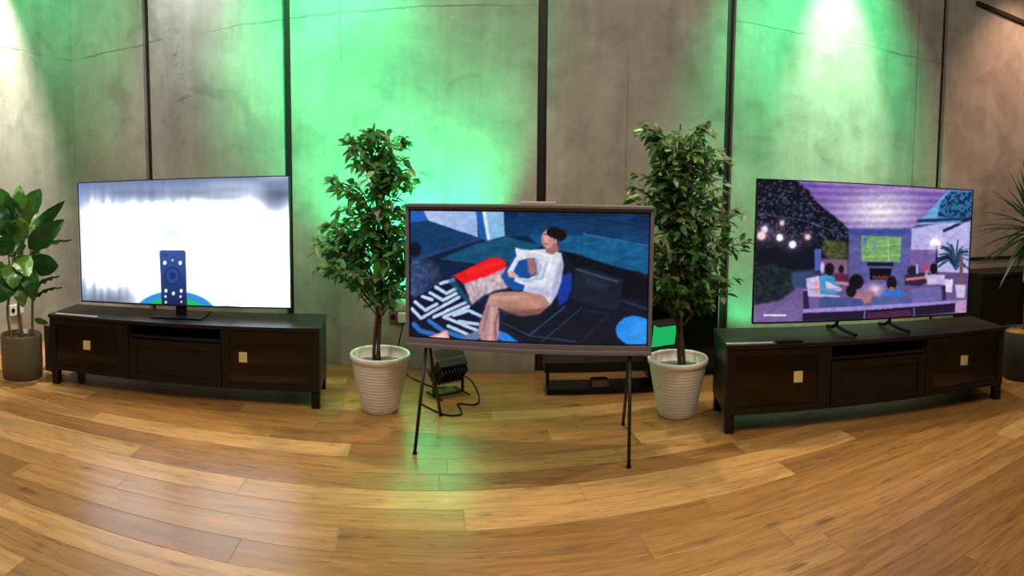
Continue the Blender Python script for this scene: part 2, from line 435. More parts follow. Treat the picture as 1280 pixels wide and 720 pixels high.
def pic_lounge():
    p = Paint(480, 276, [(43, 55), (1070, 80), (45, 613), (1060, 657)], 9., 2.2)
    X, Y = p.X, p.Y
    nz = vnoise(X/60, Y/14, 1)*.5+vnoise(X/14, Y/7, 2)*.5
    p.put(np.ones(X.shape), np.stack([8+6*nz, 24+14*nz, 52+22*nz], -1))
    # back floor, right
    p.poly([(455, 55), (1075, 80), (1075, 225), (800, 172), (560, 172), (460, 178)], np.stack([4+10*nz+np.clip((X-700)/60, 0, 6), 26+30*nz+(Y-60)*.12, 54+44*nz+(Y-60)*.2], -1), 10)
    p.poly([(560, 172), (800, 172), (1075, 225), (1075, 350), (880, 300), (700, 245), (600, 215)], np.stack([8+14*nz, 62+40*nz, 104+46*nz], -1), 8)
    p.line([(790, 168), (1075, 222)], 4, (70, 120, 165), 5); p.line([(600, 120), (1000, 95)], 5, (30, 66, 110), 12, .6)
    p.line([(850, 100), (1070, 150)], 5, (10, 26, 56), 14, .8)
    # window, upper left
    p.poly([(40, 50), (108, 50), (120, 104), (40, 112)], (32, 92, 178), 6)
    g = np.clip((X-100)/240, 0, 1)[..., None]
    p.poly([(100, 50), (336, 50), (346, 178), (122, 102)], np.array((172, 190, 226))*(1-g)+np.array((142, 172, 222))*g, 4)
    p.poly([(40, 112), (122, 102), (346, 180), (60, 276), (40, 276)], np.stack([10+10*nz, 44+20*nz, 84+26*nz], -1), 6)
    p.poly([(334, 50), (362, 50), (386, 195), (352, 182)], (22, 84, 158), 4)
    p.poly([(360, 50), (455, 60), (461, 172), (388, 196)], (128, 178, 216), 4)
    p.poly([(360, 50), (376, 50), (398, 190), (386, 196)], (206, 222, 236), 4)
    p.poly([(170, 276), (350, 200), (461, 176), (620, 216), (500, 300), (430, 272), (300, 300)], np.stack([10+16*nz, 60+30*nz, 96+26*nz], -1), 8)
    p.line([(55, 278), (352, 184)], 13, (26, 62, 104), 6); p.line([(160, 275), (340, 300)], 8, (6, 18, 40), 8)
    # poufs
    p.ell(64, 226, 28, 34, (10, 20, 36), 8)
    pf = np.clip(.4+.6*vnoise(X/13, Y/11, 6)-(X-60)/260, 0, 1)[..., None]
    p.ell(100, 358, 84, 90, np.array((16, 26, 52))*(1-pf)+np.array((66, 96, 142))*pf, 8)
    # patterned rug
    rug = [(40, 455), (232, 346), (262, 352), (320, 470), (370, 475), (345, 560), (330, 620), (40, 620)]
    p.poly(rug, (8, 18, 42), 3)
    for q in ([(50, 490), (92, 534), (262, 440)], [(64, 460), (112, 498), (164, 470)], [(98, 436), (142, 452)], [(132, 420), (192, 454), (250, 424)],
              [(160, 396), (206, 424), (246, 404)], [(180, 380), (236, 364)], [(150, 528), (292, 464)], [(196, 528), (340, 588)], [(196, 528), (304, 482)],
              [(240, 520), (306, 500), (356, 524)], [(214, 568), (300, 606)], [(262, 548), (344, 560)]):
        p.line(q, 15, (182, 202, 232), 4)
    p.poly([(232, 346), (320, 470), (300, 470), (215, 372)], (30, 90, 120), 6, .7)
    p.line([(60, 560), (90, 590), (150, 605)], 22, (40, 100, 178), 6); p.line([(130, 545), (190, 590), (290, 622)], 20, (40, 110, 180), 6)
    p.poly([(112, 622), (208, 588), (226, 634), (120, 640)], (232, 150, 150), 3); p.poly([(140, 622), (200, 600), (206, 622)], (240, 190, 190), 3)
    # sofa
    p.poly([(690, 240), (1075, 352), (1075, 700), (590, 680), (440, 556), (500, 500), (690, 400)], np.stack([8+5*nz, 15+8*nz, 30+10*nz], -1), 6)
    p.poly([(700, 240), (760, 252), (1075, 372), (1075, 470), (940, 440), (960, 372), (760, 310)], (5, 12, 24), 8)
    p.line([(565, 612), (715, 485)], 4, (62, 92, 136), 4); p.line([(612, 645), (785, 492)], 4, (44, 66, 104), 4)
    p.line([(450, 552), (570, 614), (760, 640)], 4, (48, 72, 112), 4); p.line([(790, 500), (900, 520), (780, 645)], 5, (24, 36, 62), 8)
    p.line([(940, 455), (1070, 500)], 8, (34, 54, 82), 8)
    p.poly([(757, 316), (800, 310), (960, 368), (955, 420), (938, 502), (850, 490), (745, 448)], np.stack([16+10*nz, 22+12*nz, 38+12*nz], -1), 6)
    p.line([(765, 322), (935, 376)], 7, (84, 96, 120), 9, .8); p.poly([(790, 340), (900, 385), (880, 420), (800, 390)], (38, 50, 72), 30, .6)
    p.poly([(700, 352), (742, 332), (746, 400), (722, 462), (690, 482), (684, 420)], (14, 52, 146), 6)
    p.poly([(430, 588), (470, 602), (520, 642), (505, 660), (430, 625)], (28, 122, 214), 4)
    p.ell(1012, 594, 82, 66, (30, 134, 222), 4, 1., .15); p.ell(1040, 600, 50, 50, (60, 150, 228), 30, .5)
    # cushions on the left
    p.poly([(234, 346), (300, 315), (396, 268), (440, 268), (466, 288), (468, 312), (400, 345), (286, 384)], (222, 22, 30), 5)
    p.line([(300, 330), (440, 290)], 16, (244, 44, 44), 16, .7)
    fz = vnoise(X/7, Y/16, 14)[..., None]
    p.poly([(284, 382), (400, 342), (464, 312), (476, 400), (420, 412), (360, 440), (318, 476), (302, 430)], np.array((150, 130, 146))*(1-fz)+np.array((214, 192, 196))*fz, 10)
    # blue and white cushion held in the arms
    p.poly([(500, 252), (530, 240), (580, 290), (570, 410), (500, 412), (468, 390), (445, 350), (475, 300)], (18, 74, 146), 5)
    p.poly([(505, 224), (530, 232), (572, 236), (560, 272), (520, 282), (498, 330), (520, 352), (490, 352), (470, 330), (510, 262)], (212, 214, 228), 4)
    # sitting person
    p.poly([(396, 430), (440, 418), (600, 418), (640, 440), (656, 476), (610, 514), (540, 526), (470, 506), (400, 470)], (170, 120, 108), 4)
    p.line([(420, 440), (600, 470)], 26, (192, 142, 126), 24, .7); p.poly([(440, 500), (520, 528), (600, 520), (640, 490), (560, 500)], (104, 66, 70), 12, .8)
    p.poly([(396, 430), (430, 470), (438, 520), (436, 600), (430, 640), (374, 642), (340, 612), (352, 560), (376, 490)], (178, 132, 134), 4)
    p.line([(410, 446), (560, 436)], 12, (214, 166, 146), 14, .6); p.line([(460, 490), (600, 505)], 10, (120, 80, 80), 14, .6); p.line([(408, 490), (398, 630)], 12, (206, 166, 166), 10, .8); p.line([(436, 500), (420, 560), (424, 630)], 8, (118, 80, 92), 8)
    p.line([(390, 480), (370, 590)], 10, (128, 92, 108), 9, .8)
    p.poly([(268, 626), (300, 606), (340, 590), (356, 612), (340, 640), (280, 640)], (96, 112, 150), 4)
    p.poly([(560, 236), (632, 232), (700, 250), (709, 300), (700, 370), (682, 430), (656, 474), (620, 430), (540, 416), (546, 390), (500, 372), (504, 352), (560, 362), (600, 340), (590, 280), (540, 270)], (206, 208, 224), 4)
    p.line([(640, 290), (620, 360), (540, 372)], 7, (138, 150, 186), 8, .8); p.line([(690, 300), (668, 400), (640, 440)], 12, (160, 168, 200), 14, .7)
    p.line([(600, 280), (594, 350)], 10, (132, 142, 178), 10, .8); p.line([(660, 262), (640, 330)], 9, (236, 238, 246), 12, .8)
    p.poly([(700, 262), (709, 300), (700, 370), (682, 430), (656, 474), (664, 400), (684, 330)], (150, 156, 190), 12, .8)
    p.poly([(560, 400), (640, 396), (660, 440), (600, 426), (545, 416)], (168, 172, 202), 12, .8)
    p.line([(580, 242), (640, 258)], 9, (240, 242, 250), 12, .8); p.line([(655, 300), (630, 372), (570, 384)], 8, (238, 240, 250), 12, .7)
    p.line([(612, 300), (606, 340)], 7, (120, 132, 172), 9, .7); p.line([(520, 360), (600, 384)], 5, (150, 160, 196), 7, .7)
    p.poly([(554, 268), (590, 270), (592, 330), (578, 352), (562, 330)], (152, 104, 104), 4)
    p.poly([(470, 328), (492, 326), (512, 346), (500, 358), (478, 352)], (206, 158, 150), 4)
    p.poly([(634, 212), (680, 196), (690, 240), (664, 256), (634, 246)], (150, 98, 96), 4)
    p.ell(644, 188, 27, 42, (186, 136, 130), 4, 1., .08); p.ell(636, 180, 12, 24, (214, 166, 156), 10, .7)
    p.line([(628, 168), (642, 168)], 4, (60, 36, 40), 3); p.line([(624, 182), (620, 196), (628, 198)], 3, (130, 84, 82), 3); p.line([(624, 210), (640, 211)], 4, (130, 40, 50), 3)
    p.ell(672, 160, 34, 24, (16, 12, 20), 4, 1., .15); p.ell(698, 172, 24, 26, (16, 12, 20), 4); p.poly([(664, 160), (690, 170), (686, 214), (670, 190)], (18, 12, 20), 4)
    p.ell(676, 200, 7, 12, (176, 122, 116), 3)
    return p.finish(2, .13)

def pic_patio():
    p = Paint(450, 254, [(58, 46), (1027, 88), (48, 690), (1002, 638)], 4., 2.2)
    X, Y = p.X, p.Y
    sp = vnoise(X/9, Y/9, 4); sp2 = vnoise(X/4.5, Y/4.5, 7); nz = vnoise(X/50, Y/20, 1)
    p.put(np.ones(X.shape), (88, 74, 122))
    g = np.clip((Y-440)/200, 0, 1)[..., None]
    p.poly([(40, 540), (1010, 480), (1010, 700), (40, 700)], np.array((86, 74, 120))*(1-g)+np.array((112, 92, 146))*g, 6)
    # timber ceiling of the patio
    st = (np.sin(Y/5.2+np.sin(X/90)*.6)*.5+.5)
    br = np.exp(-(((X-570)/170)**2+((Y-185)/90)**2))
    cc = np.stack([132+105*br-34*st, 100+125*br-30*st, 176+62*br-22*st], -1)
    p.poly([(205, 50), (905, 86), (715, 268), (432, 268), (330, 180)], cc, 5)
    p.line([(300, 62), (880, 90)], 8, (212, 150, 186), 12, .5)
    # dark foliage
    tr = np.where((sp*.6+sp2*.4 > .62)[..., None], np.array((58, 64, 96)), np.array((12, 15, 28)))
    p.poly([(50, 40), (212, 52), (262, 92), (300, 150), (380, 215), (434, 265), (436, 330), (436, 420), (300, 440), (50, 470)], tr, 8)
    p.poly([(55, 330), (430, 320), (430, 460), (55, 480)], (9, 16, 28), 60, .9)
    p.poly([(330, 310), (432, 330), (430, 392), (350, 404), (320, 360)], np.stack([44+50*sp, 48+46*sp, 40+10*sp], -1), 16)
    p.line([(70, 200), (250, 228), (430, 300)], 3, (120, 110, 140), 5, .7)
    for bx in (76, 152, 202, 262): p.line([(bx, 150), (bx, 300)], 3, (90, 80, 120), 4, .5)
    for bx, by, r, c in ((88, 270, 15, (240, 244, 255)), (76, 298, 19, (250, 206, 200)), (156, 240, 11, (236, 190, 200)), (148, 306, 16, (250, 250, 255)), (200, 336, 17, (246, 246, 255)), (262, 302, 13, (236, 190, 196))):
        p.glow(bx, by, r*2.0, (150, 110, 150), .45); p.ell(bx, by, r*.85, r, c, 8)
    # sky and pergola, right
    p.poly([(900, 86), (1030, 90), (1020, 225), (745, 240), (720, 262)], (104, 160, 214), 6)
    tb = np.where((sp > .5)[..., None], np.array((44, 104, 150)), np.array((18, 46, 84)))
    p.poly([(905, 92), (1030, 92), (1022, 205), (930, 212), (845, 205), (862, 140)], tb, 10)
    p.poly([(720, 262), (860, 236), (1018, 228), (1010, 460), (716, 450)], (176, 172, 222), 6)
    p.poly([(716, 356), (852, 354), (850, 452), (716, 452)], (112, 88, 152), 5)
    p.line([(752, 226), (1015, 213)], 15, (28, 52, 96), 5); p.line([(880, 270), (1018, 212)], 14, (26, 36, 70), 5); p.line([(745, 240), (1015, 232)], 4, (150, 180, 220), 5)
    # fireplace block and the television on it
    p.poly([(436, 268), (704, 264), (716, 278), (712, 525), (436, 525)], np.stack([78+14*nz, 80+12*nz, 138+18*nz], -1), 5)
    p.poly([(436, 262), (712, 262), (712, 290), (436, 290)], (52, 70, 150), 12, .8)
    p.poly([(490, 295), (672, 299), (669, 412), (491, 409)], np.stack([92+40*sp, 148+24*sp, 88+24*sp], -1), 4)
    p.poly([(498, 300), (524, 302), (500, 340)], (70, 110, 180), 6); p.line([(500, 345), (664, 330)], 3, (170, 205, 160), 4, .7); p.line([(610, 305), (614, 405)], 4, (186, 206, 186), 4, .8); p.line([(545, 318), (548, 372)], 10, (128, 150, 190), 9, .7); p.line([(500, 390), (664, 380)], 4, (186, 216, 130), 5, .7)
    p.poly([(517, 413), (636, 415), (635, 430), (518, 430)], (20, 18, 34), 4)
    p.poly([(528, 440), (628, 440), (625, 492), (530, 492)], (14, 10, 18), 4)
    for i in range(7): p.ell(548+i*12, 480+(i % 2)*5, 5, 8, (150, 72, 60), 5, .8)
    # lamp, palm, pot
    p.line([(843, 340), (846, 510)], 7, (30, 26, 48), 4)
    p.glow(838, 326, 34, (246, 226, 240), .7); p.poly([(822, 306), (850, 306), (866, 336), (808, 336)], (255, 252, 246), 5)
    rs = random.Random(4)
    for i in range(34):
        an = rs.uniform(-PI*1.02, .25); L = rs.uniform(60, 125)
        ex, ey = 930+math.cos(an)*L*.95, 395+math.sin(an)*L*.9+max(0, math.cos(an)**2)*34
        p.line([(945, 440), ((930+945)/2+math.cos(an)*L*.4, 400+math.sin(an)*L*.6), (ex, ey)], rs.uniform(4, 10), rs.choice([(20, 40, 72), (34, 66, 96), (60, 96, 124), (16, 26, 50)]), 5)
    p.line([(972, 400), (974, 515)], 18, (120, 74, 82), 5)
    p.poly([(942, 512), (998, 512), (990, 572), (948, 572)], (196, 184, 222), 4)
    p.poly([(885, 488), (930, 488), (925, 548), (888, 548)], (216, 206, 234), 4)
    p.poly([(942, 585), (1000, 580), (1000, 640), (942, 640)], (196, 150, 190), 8, .8)
    # shrubs, low left
    p.poly([(50, 440), (120, 425), (200, 450), (210, 540), (150, 590), (50, 612)], np.stack([10+26*sp, 18+34*sp, 30+24*sp], -1), 14)
    p.poly([(200, 460), (290, 455), (300, 520), (250, 535), (200, 520)], (50, 72, 108), 14)
    p.poly([(290, 356), (318, 356), (320, 450), (292, 455)], (78, 88, 170), 5); p.poly([(320, 400), (432, 400), (432, 470), (320, 460)], (148, 104, 140), 14, .8)
    # people
    p.poly([(310, 480), (350, 468), (392, 500), (402, 545), (360, 566), (312, 560)], (62, 146, 196), 6)
    p.ell(354, 446, 20, 28, (20, 14, 26), 6); p.ell(324, 440, 8, 26, (196, 180, 220), 5); p.poly([(340, 500), (410, 534), (400, 548), (340, 530)], (214, 200, 232), 6)
    p.ell(404, 446, 12, 20, (28, 18, 34), 6); p.poly([(374, 465), (436, 470), (440, 500), (380, 500)], (90, 34, 62), 8); p.line([(385, 505), (440, 515)], 10, (200, 130, 130), 6)
    p.poly([(440, 515), (600, 510), (600, 570), (440, 570)], (150, 120, 170), 20, .7); p.glow(552, 536, 22, (255, 214, 214), .9)
    p.ell(730, 452, 28, 24, (34, 26, 44), 8); p.poly([(690, 470), (800, 458), (820, 490), (760, 520), (690, 515)], (52, 30, 62), 8)
    p.line([(700, 490), (790, 480), (800, 440)], 12, (190, 124, 130), 6); p.ell(793, 432, 13, 16, (176, 60, 96), 5); p.ell(830, 440, 17, 24, (16, 12, 24), 5)
    p.poly([(790, 470), (885, 466), (890, 512), (800, 512)], (196, 176, 220), 8); p.line([(748, 425), (750, 460)], 10, (176, 180, 220), 5)
    p.poly([(258, 490), (310, 476), (316, 560), (400, 566), (400, 574), (262, 570)], (196, 180, 226), 5); p.poly([(288, 500), (312, 496), (312, 560), (290, 560)], (226, 160, 176), 5)
    p.poly([(440, 540), (500, 556), (550, 545), (535, 590), (500, 605), (440, 580)], (168, 112, 122), 6)
    p.ell(470, 502, 32, 34, (18, 12, 24), 8); p.ell(448, 545, 22, 28, (22, 14, 26), 8)
    p.poly([(580, 560), (610, 538), (672, 536), (700, 552), (694, 572), (580, 576)], (42, 112, 206), 5)
    p.ell(629, 506, 23, 31, (22, 16, 28), 5); p.ell(629, 534, 11, 10, (150, 100, 100), 4)
    # sofa seen from behind
    p.poly([(245, 535), (262, 530), (272, 625), (248, 630)], (40, 30, 60), 4); p.line([(248, 540), (400, 535)], 9, (160, 140, 190), 5, .8)
    p.poly([(312, 578), (330, 570), (490, 578), (506, 600), (490, 616), (316, 622)], (66, 78, 136), 6)
    p.poly([(540, 572), (640, 562), (718, 560), (722, 600), (545, 612)], (78, 90, 150), 6)
    p.poly([(722, 536), (790, 526), (864, 522), (870, 580), (728, 594)], (104, 98, 164), 6)
    p.poly([(872, 518), (892, 516), (894, 582), (876, 584)], (48, 38, 76), 4)
    p.poly([(245, 628), (500, 612), (940, 584), (942, 596), (505, 632), (245, 646)], (150, 132, 204), 4)
    p.poly([(245, 646), (505, 632), (942, 596), (942, 638), (600, 668), (245, 682)], (30, 22, 48), 4)
    p.poly([(520, 644), (720, 628), (722, 656), (520, 672)], (96, 40, 74), 6, .7); p.line([(508, 634), (508, 676)], 6, (120, 104, 160), 4); p.line([(736, 620), (738, 656)], 6, (120, 104, 160), 4)
    # small white caption strip
    p.line([(92, 657), (174, 657)], 8, (226, 226, 244), 3)
    return p.finish(1, .16)

def screen(name, p, w, z0, h, y, m, parent, hdr=0.):
    ny, nx = p.X.shape
    xs = np.linspace(-w/2, w/2, nx); zs = np.linspace(z0, z0+h, ny)
    XX, ZZ = np.meshgrid(xs, zs)
    co = np.stack([XX, np.full_like(XX, y), ZZ], -1).reshape(-1, 3)
    idx = np.arange(nx*ny).reshape(ny, nx)
    q = np.stack([idx[:-1, :-1], idx[:-1, 1:], idx[1:, 1:], idx[1:, :-1]], -1).reshape(-1, 4)
    me = bpy.data.meshes.new(name); me.from_pydata(co.tolist(), [], q.tolist())
    at = me.color_attributes.new('picture', 'FLOAT_COLOR', 'POINT')
    c = np.ones((nx*ny, 4)); L_ = lin(p.img).reshape(-1, 3); c[:, :3] = L_*(1+hdr*np.clip(L_.min(1), 0, 1)**5)[:, None]
    at.data.foreach_set('color', c.astype(np.float32).ravel())
    me.materials.append(m); o = bpy.data.objects.new(name, me); C.objects.link(o); o.parent = parent
    return o

# ------------------------------------------------------------------ television consoles
def console(loc, rz, label, spots):
    t = thing('media_console', label, 'tv stand', loc, rz, 'low black consoles with glass doors')
    D = .40
    bm = bmesh.new(); box(bm, -.905, .905, -.004, D, .458, .482, .003); link('top', bm, M_wood, t)
    bm = bmesh.new()
    for x0, x1 in ((-.9, -.88), (-.315, -.297), (.297, .315), (.88, .9)): box(bm, x0, x1, .02, D, .10, .458, .002)
    box(bm, -.88, .88, .02, D, .10, .118); box(bm, -.88, .88, D-.012, D, .118, .458)
    box(bm, -.297, .297, .02, D-.012, .372, .388)
    link('carcass', bm, M_wood, t)
    for x0, x1, a, b in ((-.898, -.308, -.85, -.385), (.308, .898, .36, .85)):
        bm = bmesh.new()
        z0, z1, c, d = .103, .455, .142, .420
        box(bm, x0, a, 0, .02, z0, z1, .002); box(bm, b, x1, 0, .02, z0, z1, .002)
        box(bm, a, b, 0, .02, z0, c, .002); box(bm, a, b, 0, .02, d, z1, .002)
        dr = link('glass_door', bm, M_woodf, t)
        bm = bmesh.new(); box(bm, a-.004, b+.004, .007, .011, c-.004, d+.004); link('glass_pane', bm, M_glass, dr)
    bm = bmesh.new()
    x0, x1, z0, z1 = -.303, .303, .103, .366
    for q in ((x0, x0+.05, z0, z1), (x1-.05, x1, z0, z1), (x0+.05, x1-.05, z0, z0+.045), (x0+.05, x1-.05, z1-.045, z1)):
        box(bm, q[0], q[1], 0, .02, q[2], q[3], .002)
    box(bm, x0+.045, x1-.045, .008, .018, z0+.04, z1-.04)
    link('drawer_front', bm, M_woodf, t)
    for sx in (-1, 1):
        for y0 in (.006, D-.056):
            bm = bmesh.new(); box(bm, sx*.872-.025, sx*.872+.025, y0, y0+.05, 0, .102, .003); link('leg', bm, M_black, t)
    for s in spots:
        bm = bmesh.new(); box(bm, s-.024, s+.024, .020, .034, .258, .318, .002); a = link('interior_light', bm, M_amber, t)
        a['label'] = 'small glowing amber square behind the glass'
        bm = bmesh.new(); box(bm, s-.004, s+.004, .024, .030, .124, .258); box(bm, s-.03, s+.03, .022, .05, .118, .125, .002); link('light_stand', bm, M_inner, a)
    return t

console((-1.980, 2.988, 0), .2209, 'black-brown console with glass doors under the television showing a blue remote', (-.625, .435))
console((1.997, 2.709, 0), -.170, 'black-brown console with glass doors under the television showing a purple patio scene', (-.49, .605))

# ------------------------------------------------------------------ big televisions
def television(loc, rz, label, pic, strength, feet, hdr=0.):
    t = thing('television', label, 'television', loc, rz)
    w, h, z0 = 1.443, .829, .546-.482
    bm = bmesh.new()
    b = .006
    box(bm, -w/2, w/2, .004, .026, z0, z0+h, .003)
    box(bm, -w/2+.05, w/2-.05, .026, .058, z0+.03, z0+h*.62, .01)
    link('body', bm, M_black, t)
    bm = bmesh.new()
    for x0, x1, c, d in ((-w/2, w/2, z0, z0+b*1.6), (-w/2, w/2, z0+h-b, z0+h), (-w/2, -w/2+b, z0, z0+h), (w/2-b, w/2, z0, z0+h)):
        box(bm, x0, x1, -.004, .004, c, d, .001)
    link('bezel', bm, M_matblack, t)
    screen('screen', pic, w-2*b, z0+b*1.6, h-b*2.6, .0025, picture_mat('picture_'+label.split()[-1], strength), t, hdr)
    if feet == 'centre':
        bm = bmesh.new(); box(bm, -.035, .035, .004, .03, .012, z0+.06, .003); link('neck', bm, M_black, t)
        bm = bmesh.new(); box(bm, -.17, .17, -.11, .13, .001, .012, .004); link('foot_plate', bm, M_black, t)
    else:
        for s in (-.20, .15):
            bm = bmesh.new()
            tube(bm, [(s, .014, z0+.03), (s, .010, .035), (s+.02, -.05, .022), (s+.06, -.145, .012)], .0115, 8)
            tube(bm, [(s, .014, .045), (s-.01, .06, .02), (s-.02, .12, .012)], .0115, 8)
            link('leg', bm, M_black, t)
    return t

television((-2.047, 3.188, .482), .254, 'large television on the left console, white picture with a blue remote', pic_remote(), 1.0, 'centre', 11.)
television((2.039, 2.912, .482), -.183, 'large television on the right console, purple picture of a patio party', pic_patio(), 1.05, 'legs')

# ------------------------------------------------------------------ framed television on four thin legs
t = thing('easel_television', 'mauve-framed television on four thin black legs, picture of a person on a sofa', 'television', (.070, 2.925, 0), -.132)
w, z0, h = 1.252, .468, .742
bm = bmesh.new()
box(bm, -w/2, w/2, -.045, .10, z0, z0+.020, .004)                     # deep lower flange
box(bm, -w/2, w/2, -.045, .13, z0+h-.016, z0+h, .004)                 # deep upper flange
box(bm, -w/2, w/2, -.03, -.005, z0+.010, z0+.046, .003)
box(bm, -w/2, w/2, -.03, -.005, z0+h-.03, z0+h-.01, .003)
box(bm, -w/2, -w/2+.018, -.034, .02, z0+.01, z0+h-.01, .003)
box(bm, w/2-.018, w/2, -.034, .02, z0+.01, z0+h-.01, .003)
fr = link('frame', bm, M_serif, t)
bm = bmesh.new(); box(bm, -w/2+.01, w/2-.01, -.008, .035, z0+.018, z0+h-.016, .004); link('back_cover', bm, M_black, t)
bm = bmesh.new()
for q in ((-w/2+.016, w/2-.016, z0+.042, z0+.052), (-w/2+.016, w/2-.016, z0+h-.038, z0+h-.028), (-w/2+.016, -w/2+.024, z0+.042, z0+h-.028), (w/2-.024, w/2-.016, z0+.042, z0+h-.028)):
    box(bm, q[0], q[1], -.024, -.006, q[2], q[3])
link('inner_bezel', bm, M_matblack, t)
screen('screen', pic_lounge(), w-.044, z0+.048, h-.082, -.014, picture_mat('picture_lounge', 1.1), t)
for sx in (-1, 1):
    for sy in (-1, 1):
        bm = bmesh.new()
        tube(bm, [(sx*.52, sy*.03+.02, z0+.004), (sx*.518, sy*.11+.01, z0*.6), (sx*.51, sy*.25, .006)], [.009, .009, .0085], 10)
        lg = link('leg', bm, M_matblack, t, smooth=True)
        bm = bmesh.new(); tube(bm, [(sx*.51, sy*.25, 0), (sx*.51, sy*.25, .008)], .012, 10); link('foot_pad', bm, M_black, lg)
# pale box on its top edge
bm = bmesh.new(); box(bm, -.09, .09, -.03, .03, 0, .014, .004)
tag(link('flat_box', bm, M_beige, loc=(.125, 2.96, z0+h)), 'small flat beige box lying on top of the framed television', 'box').rotation_euler = (0, 0, -.132)

# ------------------------------------------------------------------ dark furniture behind the middle
t = thing('low_bench', 'low black bench with open shelf on the floor behind the framed television', 'bench', (.56, 3.60, 0))
bm = bmesh.new(); box(bm, -.36, .56, 0, .22, .142, .205, .004); link('top', bm, M_black, t)
bm = bmesh.new(); box(bm, -.34, .54, .01, .21, 0, .03, .003); link('base_board', bm, M_black, t)
for s_ in (-.33, .53):
    bm = bmesh.new(); box(bm, s_-.01, s_+.01, .15, .20, .03, .142); link('leg', bm, M_black, t)
bm = bmesh.new(); box(bm, -.055, .055, -.04, .04, 0, .045, .004)
tag(link('small_box', bm, mat('dusty_pink_box', (.16, .10, .09), .6), loc=(.56, 3.68, .031)), 'small dusty brown box on the lower board of the black bench', 'box')

t = thing('display_cabinet', 'gloss black cabinet standing behind the right ficus tree', 'cabinet', (1.17, 3.86, 0))
bm = bmesh.new(); box(bm, -.25, .25, 0, .19, .05, .68, .006); link('body', bm, M_black, t)
for s0, s1 in ((-.248, -.002), (.002, .248)):
    bm = bmesh.new(); box(bm, s0, s1, -.014, 0, .06, .67, .003); link('door', bm, M_gloss, t)
bm = bmesh.new(); box(bm, -.24, .24, .02, .18, 0, .05); link('plinth', bm, M_black, t)

# ------------------------------------------------------------------ little things on the consoles
def on_console(org, rz, s, y, z=.4825):
    return (org[0]+s*math.cos(rz)-y*math.sin(rz), org[1]+s*math.sin(rz)+y*math.cos(rz), z)
bm = bmesh.new(); box(bm, -.16, .16, -.016, .016, 0, .004, .001)
o = tag(link('label_strip', bm, M_silver, loc=on_console((-1.980, 2.988), .2209, -.70, .03)), 'thin silver strip on the front edge of the left console', 'strip'); o.rotation_euler = (0, 0, .2209)
bm = bmesh.new(); box(bm, -.13, .13, -.016, .016, 0, .004, .001)
o = tag(link('label_strip', bm, M_silver, loc=on_console((1.997, 2.709), -.17, -.77, .03)), 'thin silver strip on the front edge of the right console', 'strip'); o.rotation_euler = (0, 0, -.17)
t = thing('remote_control', 'slim black remote control at the front edge of the right console', 'remote control', on_console((1.997, 2.709), -.17, -.545, .032), -.17)
bm = bmesh.new(); box(bm, -.075, .075, -.019, .019, 0, .013, .005); link('body', bm, M_black, t)
for k in range(5):
    bm = bmesh.new(); tube(bm, [(-.05+k*.024, 0, .012), (-.05+k*.024, 0, .0145)], .005, 10); link('button', bm, M_matblack, t)

# ------------------------------------------------------------------ flood lights on the floor
def floodlight(loc, rz, tilt, label, cables=True):
    t = thing('floodlight', label, 'floodlight', loc, rz)
    R = Matrix.Translation((0, 0, .155)) @ Matrix.Rotation(tilt, 4, 'X')
    bm = bmesh.new()
    box(bm, -.10, .10, -.025, .035, -.085, .085, .008, R)
    link('housing', bm, M_matblack, t)
    bm = bmesh.new()
    for k in range(9):
        x = -.088+k*.022
        box(bm, x-.003, x+.003, -.06, -.025, -.07, .07, 0, R)
    link('cooling_fins', bm, M_matblack, t)
    bm = bmesh.new(); box(bm, -.09, .09, .035, .040, -.075, .075, 0, R); link('lens', bm, M_greenlens, t)
    bm = bmesh.new()
    box(bm, -.10, .10, .035, .10, .083, .089, 0, R); link('barn_door', bm, M_matblack, t)
    bm = bmesh.new(); box(bm, -.10, .10, .035, .07, -.089, -.083, 0, R); link('barn_door', bm, M_matblack, t)
    bm = bmesh.new()
    for s in (-1, 1):
        box(bm, s*.106-.004, s*.106+.004, -.012, .012, .004, .17, .001)
        tube(bm, [(s*.100, 0, .155), (s*.122, 0, .155)], .014, 12)
    box(bm, -.11, .11, -.012, .012, 0, .006, .001)
    box(bm, -.11, -.09, -.09, .09, 0, .006, .001); box(bm, .09, .11, -.09, .09, 0, .006, .001)
    link('bracket', bm, M_matblack, t)
    return t
FL = floodlight((-.40, 3.60, 0), math.radians(38), math.radians(44), 'black floodlight on the floor behind the left legs of the framed television')
floodlight((1.60, 3.76, 0), math.radians(-20), math.radians(40), 'black floodlight hidden behind the left end of the right console')

floodlight((.965, 3.69, .206), math.radians(200), math.radians(-8), 'added floodlight shape for the green glow on the black bench behind the right ficus tree')  # added floodlight; its lens stands in for the green glow here

def cable(name, pts, label, r=.004):
    bm = bmesh.new(); tube(bm, spline(pts, 8), r, 6)
    return tag(link(name, bm, M_black, smooth=True), label, 'cable')
bm = bmesh.new(); tube(bm, spline([(-.33, 3.60, .13), (-.25, 3.56, .10), (-.20, 3.50, .02), (-.22, 3.42, .006), (-.32, 3.42, .006), (-.30, 3.34, .006), (-.29, 3.26, .006), (-.36, 3.24, .006), (-.45, 3.30, .006), (-.56, 3.42, .006)], 8), .005, 6)
bm.transform((Matrix.Translation((-.40, 3.60, 0)) @ Matrix.Rotation(math.radians(38), 4, 'Z')).inverted())
link('cord', bm, M_black, FL, smooth=True)
cable('socket_cable', [(-.775, 4.03, .33), (-.77, 3.99, .30), (-.80, 4.0, .15), (-.74, 3.95, .010), (-.62, 3.80, .006), (-.50, 3.70, .006), (-.42, 3.70, .010)], 'thin black cable hanging from the wall socket beside the left ficus', .005)

